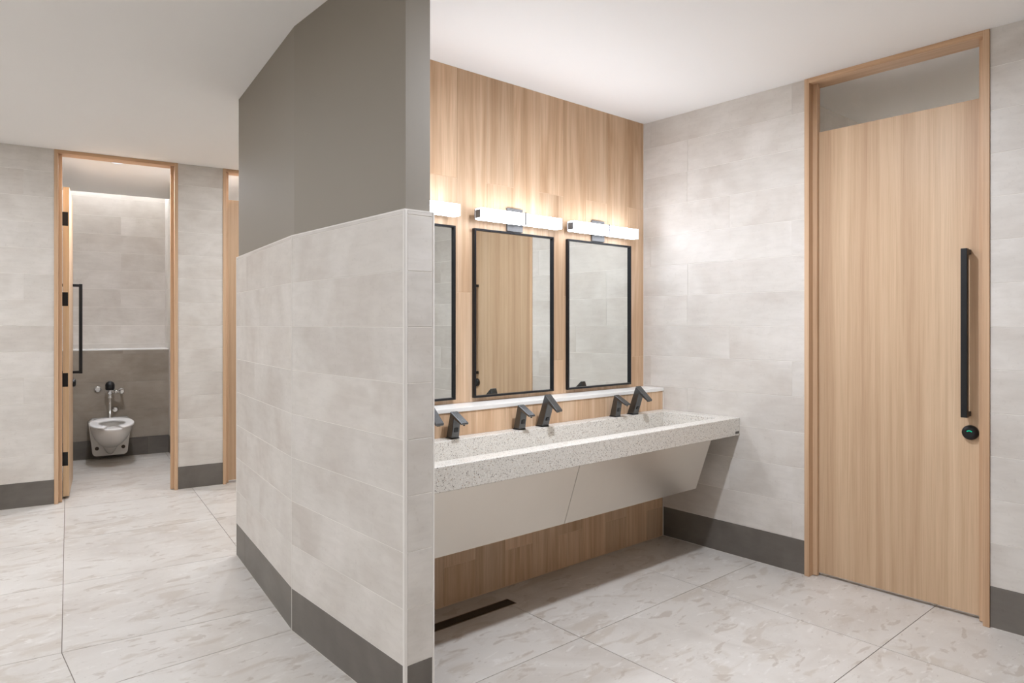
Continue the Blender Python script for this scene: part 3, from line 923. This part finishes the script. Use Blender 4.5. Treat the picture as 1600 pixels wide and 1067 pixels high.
b = MB(); b.tube([(-0.052, 0.0, 0.52), (-0.052, 0.012, 0.52), (-0.052, 0.03, 0.52)], [0.037, 0.036, 0.022], 28); b.tube([(-0.045, 0.025, 0.525), (-0.006, FY, 0.545)], 0.007, 12)
b.build('wall_flange', M['chrome'], t)
tag(t, 'chrome flush valve with black sensor cap above the toilet', 'flush valve')

# ------------------------------------------------------------------ ceiling and cove lights
def downlight(x, y, watts, label, r=0.055, spread=172):
    t = empty('downlight', (x, y, CEIL))
    b = MB()
    ring = lambda rr, z: [(rr*math.cos(a), rr*math.sin(a), z) for a in [2*math.pi*k/32 for k in range(32)]]
    b.loft([ring(r+0.014, 0), ring(r+0.013, -0.004), ring(r+0.002, -0.005), ring(r, -0.001)], True, False)
    b.build('trim_ring', M['ceiling'], t)
    b = MB(); b.loft([ring(r, -0.0015), ring(r, -0.001)], False, True); b.build('lens', M['spotlens'], t)
    d = bpy.data.lights.new('downlight_beam', 'AREA'); d.shape = 'DISK'; d.size = 2*r; d.energy = watts
    d.color = COOL; d.spread = math.radians(spread)
    o = bpy.data.objects.new('downlight_beam', d); COL.objects.link(o); o.parent = t; o.location = (0, 0, -0.006)
    return tag(t, label, 'ceiling light', 'recessed ceiling lights')
def panel(x, y, lx, ly, rz, label, mat='panel'):
    t = empty('fill_panel_light', (x, y, CEIL), rz)
    b = MB(); b.box((-lx/2-0.015, -ly/2-0.015, -0.012), (lx/2+0.015, ly/2+0.015, 0), 0.002); b.build('housing', M['ceiling'], t)
    b = MB(); b.box((-lx/2, -ly/2, -0.014), (lx/2, ly/2, -0.0121)); b.build('diffuser', M[mat], t)
    return tag(t, label, 'ceiling light', 'unseen ceiling panels added as fill')
downlight(2.4, 1.62, SPOT, 'recessed ceiling light over the sink bay')
p_ = L(0.36, 6.905); downlight(p_.x, p_.y, STALL_FILL, 'unseen fill light added inside the open stall, just behind the header', 0.04)
p_ = L(1.62, 6.905); downlight(p_.x, p_.y, STALL_FILL, 'unseen fill light added inside the closed left stall', 0.04)
downlight(-1.0, 3.0, FILL_SPOT, 'unseen fill light added on the ceiling before the stall doors')
panel(-0.7, 0.9, 0.3, 1.5, 0, 'unseen linear fill light added in the hall, nearest the viewer', 'panel0')
p_ = L(-1.35, 5.2); panel(p_.x, p_.y, 1.5, 0.3, -DL, 'unseen linear fill light added in the hall before the stalls', 'panel1')
panel(0.6, -1.2, 1.5, 0.3, 0, 'unseen linear fill light added behind the viewer', 'panel2')
p_ = L(2.1, 5.6); panel(p_.x, p_.y, 1.2, 0.3, -DL, 'unseen linear fill light added in the passage behind the partition', 'panel3')

def cove(p, w, rz, label, mat='slot'):
    t = empty('cove_light', p, rz)
    b = MB(); b.box((-w/2, -0.02, -0.012), (w/2, 0.02, 0), 0.001); b.build('channel', M['nickel'], t)
    b = MB(); b.box((-w/2+0.005, -0.016, -0.016), (w/2-0.005, 0.016, -0.012)); b.build('diffuser', M[mat], t)
    return tag(t, label, 'cove light', 'cove strips above the stall back walls')
cove(L((S1[0]+S1[1])/2, 8.94, TOPZ), S1[1]-S1[0]-0.03, -DL, 'hidden cove strip washing the wall above the toilet')
cove(L((S2[0]+S2[1])/2, 8.94, TOPZ), S2[1]-S2[0]-0.03, -DL, 'hidden cove strip in the closed left stall')
cove((5.79, 1.435, TOPZ), 1.2, math.pi/2, 'hidden cove strip in the stall behind the oak door', 'slot2')
